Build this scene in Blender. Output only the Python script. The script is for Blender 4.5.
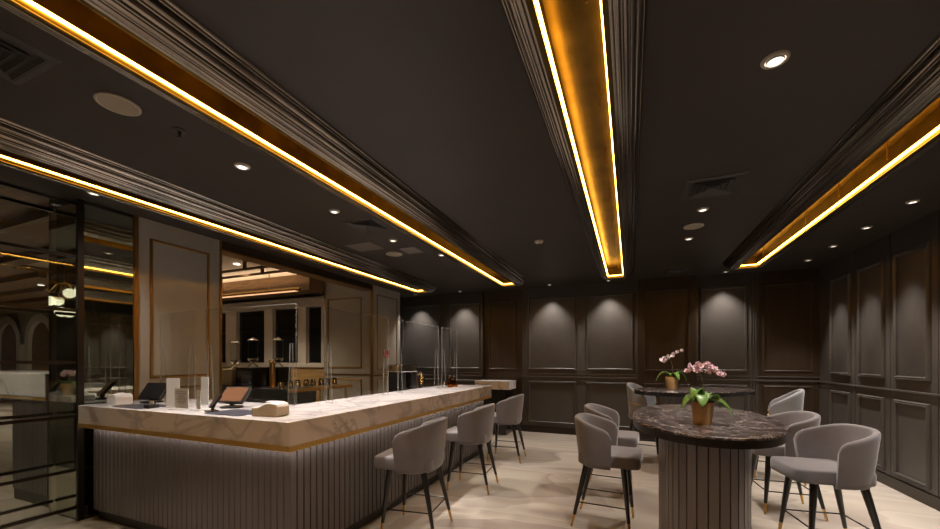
import bpy, bmesh, math, random
from mathutils import Vector, Matrix, Euler
from math import sin, cos, pi, radians as R
random.seed(4)
SC = bpy.context.scene
for o in list(bpy.data.objects): bpy.data.objects.remove(o)
COL = SC.collection

# ------------------------------------------------------------------ camera, world, exposure
cd = bpy.data.cameras.new('camera'); cam = bpy.data.objects.new('camera', cd); COL.objects.link(cam)
cd.sensor_width = 36; cd.lens = 388/940*36; cd.shift_y = 0.1016; cd.clip_start = .05; cd.clip_end = 100
cam.location = (0, 0, 1.5); cam.rotation_euler = (pi/2, 0, math.atan(160/388))
SC.camera = cam
w = bpy.data.worlds.new('world'); SC.world = w; w.use_nodes = True
w.node_tree.nodes['Background'].inputs[0].default_value = (1, .85, .7, 1)
w.node_tree.nodes['Background'].inputs[1].default_value = .012
SC.view_settings.view_transform = 'Standard'; SC.view_settings.look = 'None'
SC.view_settings.exposure = 0.0; SC.view_settings.gamma = 1.0; SC.view_settings.use_curve_mapping = False
SC.cycles.use_denoising = True
SC.cycles.max_bounces = 10; SC.cycles.diffuse_bounces = 4; SC.cycles.glossy_bounces = 6
SC.cycles.transparent_max_bounces = 24; SC.cycles.sample_clamp_indirect = 4
SC.cycles.caustics_refractive = False; SC.cycles.caustics_reflective = False
LED = 36.0          # emission of the cove strips
WASH = 125.0         # wall washing downlights (W)
DOWN = 128.0         # general downlights (W)

# ------------------------------------------------------------------ materials
def mat(name, col, rough=.5, metal=0, spec=.5, coat=0, emit=None, es=0, sheen=0):
    m = bpy.data.materials.new(name); m.use_nodes = True
    b = m.node_tree.nodes['Principled BSDF']
    b.inputs['Base Color'].default_value = (*col, 1); b.inputs['Roughness'].default_value = rough
    b.inputs['Metallic'].default_value = metal; b.inputs['Specular IOR Level'].default_value = spec
    b.inputs['Coat Weight'].default_value = coat; b.inputs['Coat Roughness'].default_value = .08
    b.inputs['Sheen Weight'].default_value = sheen
    if emit: b.inputs['Emission Color'].default_value = (*emit, 1); b.inputs['Emission Strength'].default_value = es
    return m
def noisy(m, scale, c1, c2, detail=5, stretch=(1,1,1), bump=0, lo=.35, hi=.65, bscale=None, dist=0, rough=None):
    nt = m.node_tree; N = nt.nodes; L = nt.links; b = N['Principled BSDF']
    tc = N.new('ShaderNodeTexCoord'); mp = N.new('ShaderNodeMapping'); mp.inputs['Scale'].default_value = stretch
    L.new(tc.outputs['Object'], mp.inputs[0])
    n = N.new('ShaderNodeTexNoise'); n.inputs['Scale'].default_value = scale; n.inputs['Detail'].default_value = detail
    n.inputs['Distortion'].default_value = dist
    L.new(mp.outputs[0], n.inputs['Vector'])
    r = N.new('ShaderNodeValToRGB'); r.color_ramp.elements[0].position = lo; r.color_ramp.elements[1].position = hi
    r.color_ramp.elements[0].color = (*c1, 1); r.color_ramp.elements[1].color = (*c2, 1)
    L.new(n.outputs['Fac'], r.inputs[0]); L.new(r.outputs[0], b.inputs['Base Color'])
    if rough:
        mr = N.new('ShaderNodeMapRange'); mr.inputs[3].default_value = rough[0]; mr.inputs[4].default_value = rough[1]
        L.new(n.outputs['Fac'], mr.inputs[0]); L.new(mr.outputs[0], b.inputs['Roughness'])
    if bump:
        n2 = N.new('ShaderNodeTexNoise'); n2.inputs['Scale'].default_value = bscale or scale*4; n2.inputs['Detail'].default_value = 3
        L.new(mp.outputs[0], n2.inputs['Vector'])
        bp = N.new('ShaderNodeBump'); bp.inputs['Strength'].default_value = bump; bp.inputs['Distance'].default_value = .002
        L.new(n2.outputs['Fac'], bp.inputs['Height']); L.new(bp.outputs[0], b.inputs['Normal'])
    return m
M = {}
M['ceiling'] = noisy(mat('ceiling_paint', (.034,.028,.024), .5, spec=.35), 1.5, (.034,.028,.023), (.040,.033,.028))
M['taupe'] = noisy(mat('taupe_panel', (.10,.088,.075), .42), 3, (.058,.051,.045), (.070,.062,.055), bump=.15, bscale=160, stretch=(1,1,1))
M['brown'] = noisy(mat('bronze_wood', (.05,.03,.015), .4), 2.5, (.034,.021,.011), (.045,.028,.015), stretch=(6,6,.5))
M['cream'] = noisy(mat('satin_beige_lacquer', (.30,.26,.20), .3, coat=.3), 2, (.46,.43,.37), (.52,.485,.42))
M['brass'] = noisy(mat('brushed_brass', (.62,.38,.13), .28, 1), 8, (.56,.34,.11), (.68,.43,.16), stretch=(1,1,20))
M['brass_bar'] = mat('satin_gold_trim', (.70,.46,.14), .42, .6)
M['brass_dark'] = mat('antique_brass', (.36,.22,.08), .35, 1)
M['gold'] = noisy(mat('gold_leaf_lining', (.4,.25,.05), .32, 1), 5, (.065,.045,.012), (.12,.085,.024), detail=6)
M['reed'] = noisy(mat('polished_bronze_reeds', (.5,.45,.4), .14, 1), 4, (.22,.20,.175), (.52,.48,.43), stretch=(8,.3,8), rough=(.08,.22))
M['black'] = mat('black_satin', (.012,.011,.011), .35)
M['blackwood'] = mat('black_stained_wood', (.014,.012,.011), .28, coat=.4)
M['darkmetal'] = mat('dark_bronze_metal', (.05,.04,.032), .3, .9)
M['chrome'] = mat('polished_steel', (.75,.74,.72), .12, 1)
M['steel'] = noisy(mat('brushed_steel', (.14,.16,.16), .3, .8), 6, (.13,.15,.15), (.2,.22,.22), stretch=(1,1,12))
M['mirror'] = mat('antique_mirror', (.46,.47,.37), .02, 1)
M['white'] = mat('white_plastic', (.88,.87,.86), .35)
M['paper'] = mat('white_paper', (.86,.84,.82), .7)
M['ink'] = mat('printed_ink', (.18,.16,.16), .7)
M['offwhite'] = mat('off_white_grille', (.5,.45,.37), .5)
M['duct'] = mat('grey_vent_metal', (.035,.032,.029), .5)
M['redp'] = mat('red_plastic', (.45,.03,.03), .4)
M['pinkp'] = mat('pale_red_lens', (.65,.25,.22), .3)
M['cabinet_cream'] = mat('cream_enamel', (.62,.52,.34), .35)
M['ochre'] = noisy(mat('ochre_wood', (.42,.27,.11), .4), 3, (.36,.23,.09), (.50,.33,.14), stretch=(.6,.6,6))
M['counterwood'] = noisy(mat('light_oak_top', (.5,.33,.14), .35), 3, (.45,.29,.12), (.6,.42,.19), stretch=(8,1,8))
M['lobby_ceil'] = mat('pale_plaster', (.66,.56,.47), .7)
M['beamwood'] = noisy(mat('brown_beam_wood', (.16,.085,.035), .45), 3, (.10,.05,.02), (.19,.105,.045), stretch=(1,8,8))
M['plaster'] = mat('stone_plaster', (.30,.27,.23), .7)
M['mullion'] = mat('grey_white_frame', (.62,.58,.52), .4)
M['darkpane'] = mat('night_window_glass', (.012,.014,.016), .05, spec=.8)
M['mat_blue'] = mat('slate_counter_mat', (.035,.038,.06), .5)
M['screen'] = mat('screen_tan_reflection', (.20,.10,.055), .2, coat=.4)  # brown base colour paints in the tan reflection on the till screen
M['led'] = mat('led_strip', (1,.7,.3), .5, emit=(1,.45,.055), es=LED)
M['lens'] = mat('downlight_lens', (.9,.9,.9), .3, emit=(1,.88,.74), es=2.2)
M['globe'] = mat('lit_glass_globe', (1,1,1), .3, emit=(1,.88,.66), es=2.2)
M['stripw'] = mat('under_counter_led', (1,1,1), .5, emit=(1,.86,.74), es=16)
M['leaf'] = noisy(mat('orchid_leaf', (.12,.26,.05), .35), 12, (.09,.21,.035), (.20,.36,.09))
M['stem'] = mat('orchid_stem', (.16,.14,.06), .5)
M['petal'] = noisy(mat('orchid_petal', (.75,.45,.55), .5, sheen=.2), 30, (.90,.74,.80), (.80,.46,.60))
M['petal_w'] = noisy(mat('orchid_petal_pale', (.8,.7,.72), .5), 30, (.92,.86,.88), (.80,.60,.70))
M['pot'] = noisy(mat('terracotta_gold_pot', (.42,.22,.09), .4), 10, (.45,.28,.12), (.62,.42,.20))
M['soil'] = mat('bark_soil', (.05,.03,.02), .9)

def fabric(name, c1, c2):
    m = noisy(mat(name, c1, .8, sheen=.35, spec=.25), 4, c1, c2, bump=.35, bscale=260)
    return m
M['fabric'] = fabric('grey_weave_fabric', (.150,.139,.147), (.18,.167,.176))
M['fabric_b'] = fabric('blue_grey_fabric', (.20,.205,.22), (.235,.24,.255))
M['flute'] = noisy(mat('grey_fluted_panel', (.12,.11,.11), .36, .25), 2, (.115,.104,.104), (.145,.132,.132), stretch=(1,1,.4))

M['drum'] = noisy(mat('grey_fluted_drum', (.2,.19,.2), .36, .25), 2, (.17,.158,.165), (.21,.195,.20), stretch=(1,1,.4))
def marble(name, base, vein, scale, rough, cloud=None, w0=.012, w1=.05, dist=1.4):
    m = mat(name, base, rough, coat=.2); nt = m.node_tree; N = nt.nodes; L = nt.links; b = N['Principled BSDF']
    tc = N.new('ShaderNodeTexCoord')
    def vein_mask(sc, seed, a, bb):
        mp = N.new('ShaderNodeMapping'); mp.inputs['Location'].default_value = (seed, seed*1.7, seed*.3)
        mp.inputs['Rotation'].default_value = (.4, .5, .6)
        L.new(tc.outputs['Object'], mp.inputs[0])
        n = N.new('ShaderNodeTexNoise'); n.inputs['Scale'].default_value = sc; n.inputs['Detail'].default_value = 6
        n.inputs['Distortion'].default_value = dist; n.inputs['Roughness'].default_value = .55
        L.new(mp.outputs[0], n.inputs['Vector'])
        s = N.new('ShaderNodeMath'); s.operation = 'SUBTRACT'; s.inputs[1].default_value = .5; L.new(n.outputs['Fac'], s.inputs[0])
        ab = N.new('ShaderNodeMath'); ab.operation = 'ABSOLUTE'; L.new(s.outputs[0], ab.inputs[0])
        mr = N.new('ShaderNodeMapRange'); mr.inputs[1].default_value = a; mr.inputs[2].default_value = bb
        mr.inputs[3].default_value = 1; mr.inputs[4].default_value = 0; L.new(ab.outputs[0], mr.inputs[0])
        return mr.outputs[0]
    v1 = vein_mask(scale, 3.1, 0, w0); v2 = vein_mask(scale*.45, 8.3, 0, w1)
    n3 = N.new('ShaderNodeTexNoise'); n3.inputs['Scale'].default_value = scale*.8; L.new(tc.outputs['Object'], n3.inputs['Vector'])
    m1 = N.new('ShaderNodeMix'); m1.data_type = 'RGBA'; m1.inputs[6].default_value = (*base, 1); m1.inputs[7].default_value = (*(cloud or base), 1)
    L.new(n3.outputs['Fac'], m1.inputs[0])
    m2 = N.new('ShaderNodeMix'); m2.data_type = 'RGBA'; m2.inputs[7].default_value = (*[(x+y)/2 for x, y in zip(base, vein)], 1)
    L.new(v2, m2.inputs[0]); L.new(m1.outputs[2], m2.inputs[6])
    mu = N.new('ShaderNodeMath'); mu.operation = 'MULTIPLY'; L.new(v1, mu.inputs[0]); L.new(n3.outputs['Fac'], mu.inputs[1])
    m3 = N.new('ShaderNodeMix'); m3.data_type = 'RGBA'; m3.inputs[7].default_value = (*vein, 1)
    L.new(mu.outputs[0], m3.inputs[0]); L.new(m2.outputs[2], m3.inputs[6]); L.new(m3.outputs[2], b.inputs['Base Color'])
    return m
M['marble'] = marble('white_veined_marble', (.80,.76,.76), (.26,.24,.26), 1.5, .2, (.70,.66,.66), .022, .03, .9)
M['darkmarble'] = marble('dark_emperador_marble', (.016,.013,.014), (.50,.43,.41), 3.6, .22, (.085,.07,.07), .03, .03, 2.4)

def floor_mat():
    m = mat('beige_flowing_marble', (.5,.42,.32), .22, spec=.45); nt = m.node_tree; N = nt.nodes; L = nt.links; b = N['Principled BSDF']
    tc = N.new('ShaderNodeTexCoord'); mp = N.new('ShaderNodeMapping'); mp.inputs['Scale'].default_value = (.22, .75, 1); mp.inputs['Rotation'].default_value = (0, 0, .12)
    L.new(tc.outputs['Object'], mp.inputs[0])
    n = N.new('ShaderNodeTexNoise'); n.inputs['Scale'].default_value = .9; n.inputs['Detail'].default_value = 2.5; n.inputs['Distortion'].default_value = 1.3
    L.new(mp.outputs[0], n.inputs['Vector'])
    r = N.new('ShaderNodeValToRGB'); cr = r.color_ramp
    cr.elements[0].position = .30; cr.elements[0].color = (.28,.225,.19,1)
    cr.elements[1].position = .72; cr.elements[1].color = (.48,.43,.355,1)
    for p, c in ((.40,(.43,.375,.315)), (.445,(.49,.44,.37)), (.453,(.42,.36,.31)), (.52,(.46,.405,.335)), (.565,(.49,.44,.375)), (.571,(.38,.32,.28)), (.61,(.44,.385,.32))):
        e = cr.elements.new(p); e.color = (*c, 1)
    L.new(n.outputs['Fac'], r.inputs[0])
    # large slab joints
    L.new(r.outputs[0], b.inputs['Base Color'])
    n2 = N.new('ShaderNodeTexNoise'); n2.inputs['Scale'].default_value = 2; L.new(tc.outputs['Object'], n2.inputs['Vector'])
    mr = N.new('ShaderNodeMapRange'); mr.inputs[3].default_value = .14; mr.inputs[4].default_value = .3
    L.new(n2.outputs['Fac'], mr.inputs[0]); L.new(mr.outputs[0], b.inputs['Roughness'])
    return m
M['floor'] = floor_mat()

def glass_mat(name, tint, ior=1.45, rough=.01):
    m = bpy.data.materials.new(name); m.use_nodes = True; nt = m.node_tree; N = nt.nodes; L = nt.links
    N.clear(); out = N.new('ShaderNodeOutputMaterial'); mx = N.new('ShaderNodeMixShader')
    t = N.new('ShaderNodeBsdfTransparent'); t.inputs[0].default_value = (*tint, 1)
    g = N.new('ShaderNodeBsdfGlossy'); g.inputs['Roughness'].default_value = rough
    f = N.new('ShaderNodeLayerWeight'); f.inputs[0].default_value = .5
    pw = N.new('ShaderNodeMath'); pw.operation = 'POWER'; pw.inputs[1].default_value = 4; L.new(f.outputs['Facing'], pw.inputs[0])
    ml = N.new('ShaderNodeMath'); ml.operation = 'MULTIPLY_ADD'; ml.inputs[1].default_value = .3; ml.inputs[2].default_value = (ior-1)**2/(ior+1)**2; L.new(pw.outputs[0], ml.inputs[0])
    L.new(ml.outputs[0], mx.inputs[0]); L.new(t.outputs[0], mx.inputs[1]); L.new(g.outputs[0], mx.inputs[2]); L.new(mx.outputs[0], out.inputs[0])
    return m
M['glass'] = glass_mat('clear_glass', (.90,.92,.91))
M['acrylic'] = glass_mat('clear_acrylic', (.96,.97,.97), 1.3)
M['acedge'] = mat('frosted_acrylic_edge', (.55,.56,.55), .25, spec=.8); M['acedge'].node_tree.nodes['Principled BSDF'].inputs['Alpha'].default_value = .24
M['smoked'] = glass_mat('smoked_glass', (.55,.50,.40))
M['amber'] = glass_mat('amber_glass', (.65,.35,.12))

# ------------------------------------------------------------------ mesh helpers
class MB:
    def __init__(s): s.bm = bmesh.new()
    def box(s, x0, x1, y0, y1, z0, z1, bev=0):
        r = bmesh.ops.create_cube(s.bm, size=1)
        for v in r['verts']:
            v.co = Vector(((x0+x1)/2+v.co.x*(x1-x0), (y0+y1)/2+v.co.y*(y1-y0), (z0+z1)/2+v.co.z*(z1-z0)))
        if bev:
            es = list({e for v in r['verts'] for e in v.link_edges})
            bmesh.ops.bevel(s.bm, geom=es, offset=bev, segments=2, affect='EDGES', profile=.5)
        return s
    def tube(s, pts, rad, n=10, cap=True):
        pts = [Vector(p) for p in pts]; rads = rad if isinstance(rad, (list, tuple)) else [rad]*len(pts); rings = []
        up = Vector((0,0,1))
        for i, p in enumerate(pts):
            d = (pts[min(i+1, len(pts)-1)]-pts[max(i-1, 0)]).normalized()
            a = d.cross(up)
            if a.length < 1e-3: a = d.cross(Vector((1,0,0)))
            a.normalize(); b = d.cross(a).normalized()
            rings.append([s.bm.verts.new(p+(a*cos(2*pi*k/n)+b*sin(2*pi*k/n))*rads[i]) for k in range(n)])
        for i in range(len(rings)-1):
            for k in range(n): s.bm.faces.new((rings[i][k], rings[i][(k+1) % n], rings[i+1][(k+1) % n], rings[i+1][k]))
        if cap: s.bm.faces.new(rings[0][::-1]); s.bm.faces.new(rings[-1])
        return s
    def lathe(s, prof, c=(0,0,0), n=24, cap=True):
        rings = [[s.bm.verts.new((c[0]+r*cos(2*pi*k/n), c[1]+r*sin(2*pi*k/n), c[2]+z)) for k in range(n)] for r, z in prof]
        for i in range(len(rings)-1):
            for k in range(n): s.bm.faces.new((rings[i][k], rings[i][(k+1) % n], rings[i+1][(k+1) % n], rings[i+1][k]))
        if cap: s.bm.faces.new(rings[0][::-1]); s.bm.faces.new(rings[-1])
        return s
    def prism(s, poly, z0, z1):
        a = [s.bm.verts.new((x, y, z0)) for x, y in poly]; b = [s.bm.verts.new((x, y, z1)) for x, y in poly]; n = len(poly)
        s.bm.faces.new(a[::-1]); s.bm.faces.new(b)
        for i in range(n): s.bm.faces.new((a[i], a[(i+1) % n], b[(i+1) % n], b[i]))
        return s
    def grid(s, rows, closed_u=False, closed_v=False):
        V = [[s.bm.verts.new(p) for p in row] for row in rows]; nu = len(V); nv = len(V[0])
        for i in range(nu if closed_u else nu-1):
            for j in range(nv if closed_v else nv-1):
                s.bm.faces.new((V[i][j], V[i][(j+1) % nv], V[(i+1) % nu][(j+1) % nv], V[(i+1) % nu][j]))
        return V
    def rect_sweep(s, rect, prof):
        """prof: list of (offset outwards, z) carried round the rectangle (x0,x1,y0,y1), mitred."""
        x0, x1, y0, y1 = rect; rows = []
        for o, z in prof: rows.append([(x0-o, y0-o, z), (x1+o, y0-o, z), (x1+o, y1+o, z), (x0-o, y1+o, z)])
        s.grid(rows, closed_v=True); return s
    def xform(s, m): bmesh.ops.transform(s.bm, matrix=m, verts=s.bm.verts); return s
    def build(s, name, m, parent=None, smooth=None, loc=None):
        bmesh.ops.recalc_face_normals(s.bm, faces=s.bm.faces)
        me = bpy.data.meshes.new(name); s.bm.to_mesh(me); s.bm.free()
        me.materials.append(M[m] if isinstance(m, str) else m)
        if smooth:
            for p in me.polygons: p.use_smooth = True
            try: me.set_sharp_from_angle(angle=R(smooth))
            except Exception: pass
        o = bpy.data.objects.new(name, me); COL.objects.link(o)
        if parent: o.parent = parent
        if loc: o.location = loc
        return o
def tag(o, label=None, cat=None, group=None, kind=None):
    if label: o['label'] = label
    if cat: o['category'] = cat
    if group: o['group'] = group
    if kind: o['kind'] = kind
    return o
def thing(name, label, cat, loc=(0,0,0), rz=0, group=None, kind=None):
    o = bpy.data.objects.new(name, None); COL.objects.link(o); o.location = loc; o.rotation_euler = (0,0,rz); o.empty_display_size = .1
    return tag(o, label, cat, group, kind)
def struct(o): o['kind'] = 'structure'; return o
def copy_tree(o, parent=None):
    c = o.copy(); COL.objects.link(c); c.parent = parent
    for ch in list(o.children): copy_tree(ch, c)
    return c
def spot(parent, name, loc, power, angle, blend=.5, col=(1,.92,.85), rad=.03, rot=(0,0,0)):
    l = bpy.data.lights.new(name, 'SPOT'); l.energy = power; l.spot_size = R(angle); l.spot_blend = blend; l.color = col; l.shadow_soft_size = rad
    o = bpy.data.objects.new(name, l); COL.objects.link(o); o.parent = parent; o.location = loc; o.rotation_euler = rot
    return o

# ------------------------------------------------------------------ room shell
XL, XR, YB, YF, ZC = -4.75, 2.85, 8.04, -3.0, 3.0
LX = -24.0
struct(MB().box(LX, XR+.2, YF-.2, YB+.2, -.1, 0).build('floor', 'floor'))
# ceiling with four slots for the coves
CX = [-3.87, -2.05, -.22, 1.60]; HW = .125; CY0, CY1 = -2.5, 6.86
c = MB(); xs = [XL-.25]
for x in CX: xs += [x-HW-.02, x+HW+.02]
xs.append(XR+.2)
for i in range(0, len(xs), 2): c.box(xs[i], xs[i+1], YF-.2, YB+.2, ZC, ZC+.25)
for i in range(1, len(xs)-1, 2):
    c.box(xs[i], xs[i+1], CY1+.02, YB+.2, ZC, ZC+.25); c.box(xs[i], xs[i+1], YF-.2, CY0-.02, ZC, ZC+.25)
struct(c.build('ceiling', 'ceiling'))
struct(MB().box(LX, XL-.25, YF-.2, YB+.2, 3.25, 3.35).build('ceiling_lobby', 'lobby_ceil'))

def frame_on(mb, axis, p, a0, a1, z0, z1, sgn, w=.035, d=.022):
    """raised bolection moulding on a wall plane: axis 'y' wall at y=p spanning x, axis 'x' wall at x=p spanning y; sgn = outward direction."""
    prof = [(0,0),(0,.45),(.25,.95),(.5,.75),(.72,1.0),(1,.55),(1,0)]
    rows = []
    for u, v in prof:
        o = u*w; h = sgn*v*d; A0, A1, Z0, Z1 = a0+o, a1-o, z0+o, z1-o
        pts = [(A0,Z0),(A1,Z0),(A1,Z1),(A0,Z1)]
        rows.append([(a, p+h, z) if axis == 'y' else (p+h, a, z) for a, z in pts])
    mb.grid(rows, closed_v=True)
# back wall: base slab, then panelling
wb = struct(MB().box(-6.3, XR, YB, YB+.2, 0, ZC).build('wall_back', 'brown'))
grey = [(-5.6,-3.0,YB-.03), (-2.1,.13,YB-.05), (1.09,2.03,YB-.05)]
mb = MB()
for a, b, y in grey: mb.box(a, b, y, YB+.01, 0, ZC)
mb.build('panelling', 'taupe', wb)
mb = MB(); mb.box(.13, 1.09, YB-.16, YB+.01, 0, ZC); mb.box(2.03, XR, YB-.035, YB+.01, 0, ZC); mb.box(-3.0, -2.98, YB-.06, YB, 0, ZC); mb.box(-2.12, -2.1, YB-.06, YB, 0, ZC)
mb.build('pilaster', 'brown', wb)
bays = [(-5.06,-4.05,YB-.03), (-3.80,-3.06,YB-.03), (-1.97,-1.00,YB-.05), (-.80,.06,YB-.05), (1.15,1.86,YB-.05)]
for a, b, y in bays:
    for z0, z1 in ((1.30,2.78), (.2,1.07)):
        m_ = MB(); frame_on(m_, 'y', y, a, b, z0, z1, -1); m_.build('panel_moulding', 'taupe', wb, smooth=40)
for a, b, y in ((2.09,2.76,YB-.035), (-2.86,-2.24,YB), (.24,.98,YB-.16)):
    for z0, z1 in ((1.30,2.78), (.2,1.07)):
        m_ = MB(); frame_on(m_, 'y', y, a, b, z0, z1, -1, w=.025, d=.014); m_.build('panel_moulding', 'brown', wb, smooth=40)
mb = MB()
for a, b, y in ((-5.6,-3.0,YB-.03), (-2.1,.13,YB-.05), (1.09,2.03,YB-.05), (2.03,XR,YB-.035)):
    mb.box(a, b, y-.018, y, 1.135, 1.165, .004); mb.box(a, b, y-.012, y, 1.205, 1.225, .003)
mb.build('chair_rail', 'taupe', wb)
mb = MB()
for x in (-2.04, 1.955): 
    for dx in (-.035, 0, .035): mb.tube([(x+dx, YB-.055, .16), (x+dx, YB-.055, 2.9)], .011, 8)
mb.build('reeded_trim', 'taupe', wb, smooth=40)
bb = MB()
for a, b, y in ((-5.6,-3.0,YB-.03), (-3.0,-2.1,YB), (-2.1,.13,YB-.05), (.13,1.09,YB-.16), (1.09,2.03,YB-.05), (2.03,XR,YB-.035)): bb.box(a, b, y-.018, y, 0, .14, .004)
struct(bb.build('baseboard_back', 'darkmetal'))
# right wall
wr = struct(MB().box(XR, XR+.2, YF, YB+.2, 0, ZC).build('wall_right', 'taupe'))
ry = [7.31-.775*k for k in range(13)]
for y in ry:
    for z0, z1 in ((1.28,2.72), (.17,1.045)):
        m_ = MB(); frame_on(m_, 'x', XR, y-.29, y+.29, z0, z1, -1, w=.04, d=.028); m_.build('panel_moulding', 'taupe', wr, smooth=40)
mb = MB(); mb.box(XR-.02, XR, YF, YB, 1.135, 1.16, .004)
for y in ry: mb.box(XR-.006, XR, y-.3875-.006, y-.3875+.006, .14, ZC)
mb.build('chair_rail', 'taupe', wr)
struct(MB().box(XR-.02, XR, YF, YB-.05, 0, .13, .004).build('baseboard_right', 'darkmetal'))
struct(MB().box(-11, XR+.2, YF-.2, YF, 0, ZC+.3).build('wall_front', 'brown'))
# left wall: solid part beside camera, column, panel, header, pier
wl = struct(MB().box(XL-.25, XL, YF, .9, 0, ZC).build('wall_left', 'brown'))
pn = MB().box(XL-.22, XL, 2.42, 3.30, 0, ZC+.2).build('wall_left_panel', 'cream'); struct(pn)
def gold_frame(parent, axis, p, a0, a1, z0, z1, sgn, w=.018, d=.010, m='brass_dark'):
    m_ = MB(); frame_on(m_, axis, p, a0, a1, z0, z1, sgn, w, d); return m_.build('gold_frame', m, parent, smooth=40)
gold_frame(pn, 'x', XL, 2.53, 3.17, 1.30, 2.80, 1, .03, .012)
gold_frame(pn, 'x', XL, 2.53, 3.17, .3, 1.2, 1)
MB().box(XL-.005, XL+.012, 2.385, 2.425, 0, ZC).build('gold_edge', 'brass_dark', pn)
MB().box(XL-.23, XL+.012, 3.295, 3.32, 0, ZC).build('gold_edge', 'brass_dark', pn)
hd = struct(MB().box(XL-.22, XL, 3.32, 6.43, 2.90, ZC+.2).build('wall_left_header', 'brown'))
MB().box(XL-.23, XL+.008, 3.32, 6.43, 2.885, 2.902).build('gold_edge', 'brass_dark', hd)
pr = struct(MB().box(-5.98, XL, 6.43, 7.42, 0, ZC+.2).build('wall_pier', 'cream'))
for a0, a1 in ((-5.90,-5.02),):
    for z0, z1 in ((1.33,2.78), (.15,1.12)):
        gold_frame(pr, 'y', 6.43, a0, a1, z0, z1, -1, .03, .018, 'brass_dark')
MB().box(-5.98, XL, 6.415, 6.43, 1.19, 1.215).build('gold_band', 'brass', pr)
MB().box(XL-.05, XL+.01, 6.412, 6.44, 0, ZC).build('gold_edge', 'brass', pr)
MB().box(-5.99, -5.965, 6.412, 6.44, 0, ZC).build('gold_edge', 'brass', pr)
for z0, z1 in ((1.30,2.84), (.15,1.12)): gold_frame(pr, 'x', XL, 6.56, 7.30, z0, z1, 1, .022, .012)
MB().box(XL-.02, XL+.012, 6.43, 7.42, 1.17, 1.20).build('gold_band', 'brass_dark', pr)
# mirrored column
mc = struct(MB().box(-5.29, XL-.004, 1.954, 2.40, 0, ZC+.25).build('wall_mirror_column', 'black'))
MB().box(-5.29, XL-.03, 1.950, 1.954, .02, 2.97).build('mirror_panel', 'mirror', mc)
MB().box(XL-.004, XL, 1.99, 2.385, .02, 2.97).build('mirror_panel', 'mirror', mc)
MB().box(XL-.03, XL+.006, 1.944, 1.99, 0, ZC).build('corner_post', 'darkmetal', mc)
mb = MB()
for z in (2.28, .48): mb.box(XL, XL+.006, 1.99, 2.385, z-.006, z+.006)
mb.build('mirror_joint', 'darkmetal', mc)

# lobby beyond
lw = struct(MB().box(LX, -6.3, 6.63, 6.83, 0, 3.25).build('wall_lobby', 'plaster'))
lo = MB().box(-13, -5.98, 6.45, 6.63, 0, 1.38).build('wainscot', 'ochre', lw)
struct(MB().box(LX-.2, LX, YF, 6.83, 0, 3.25).build('wall_lobby_left', 'plaster'))
struct(MB().box(LX, -11, YF-.2, YF, 0, 3.25).build('wall_lobby_front', 'plaster'))
# windows (night panes between pale mullions)
wx = [(-9.75,-9.05), (-8.68,-7.76), (-7.50,-6.74), (-6.50,-6.08)]
mb = MB(); 
edges = [-10.3] + [v for p in wx for v in p] + [-5.98]
for i in range(0, len(edges), 2): mb.box(edges[i], edges[i+1], 6.43, 6.63, 1.38, 2.80)
mb.box(-10.3, -5.98, 6.41, 6.63, 2.66, 2.86, .01); mb.box(-10.3, -5.98, 6.41, 6.63, 1.34, 1.42, .01)
mb.build('mullions', 'mullion', lw)
for i, (a, b) in enumerate(wx):
    wn = struct(MB().box(a, b, 6.50, 6.52, 1.40, 2.68).build('window_%d' % (i+1), 'darkpane'))
    m_ = MB(); frame_on(m_, 'y', 6.50, a, b, 1.42, 2.66, -1, .02, .02); m_.build('window_frame', 'mullion', wn)
    m_ = MB(); m_.box(a+.02, b-.02, 6.488, 6.50, 2.14, 2.16); m_.build('glazing_bar', 'darkmetal', wn)
# bulkhead above the windows and linear light trough
bk = struct(MB().box(-13, -5.98, 6.0, 6.41, 2.92, 3.25).build('trim_lobby_bulkhead', 'beamwood'))
cw = MB(); cw.box(LX+.1, -5.0, YF, 3.3, 3.16, 3.25); cw.box(LX+.1, -10.3, 3.3, 6.5, 3.16, 3.25); struct(cw.build('ceiling_lobby_wood', 'beamwood'))
# arches further left: flat pilaster wall with pointed openings
ar = MB()
for cx in (-20.6, -18.3, -16.0, -13.7):
    out, inn = [], []
    for k in range(21):
        t = pi*k/20
        out.append((cx+.98*cos(t), 6.50, 2.05+1.0*sin(t)**.85)); inn.append((cx+.74*cos(t), 6.50, 2.05+.74*sin(t)**.85))
    ar.grid([out, inn, [(x, 6.63, z) for x, y, z in inn]]); 
    for s_ in (-1, 1): ar.box(cx+s_*.86-.12, cx+s_*.86+.12, 6.50, 6.63, 0, 2.05)
ar.build('arch_trim', 'mullion', lw)
ad = MB()
for cx in (-20.6, -18.3, -16.0, -13.7):
    ad.box(cx-.74, cx+.74, 6.60, 6.625, 0, 2.05)
    V = [ad.bm.verts.new((cx+.74*cos(pi*k/20), 6.605, 2.05+.74*sin(pi*k/20)**.85)) for k in range(21)]; ad.bm.faces.new(V)
ad.build('arch_door', 'beamwood', lw)
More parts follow.
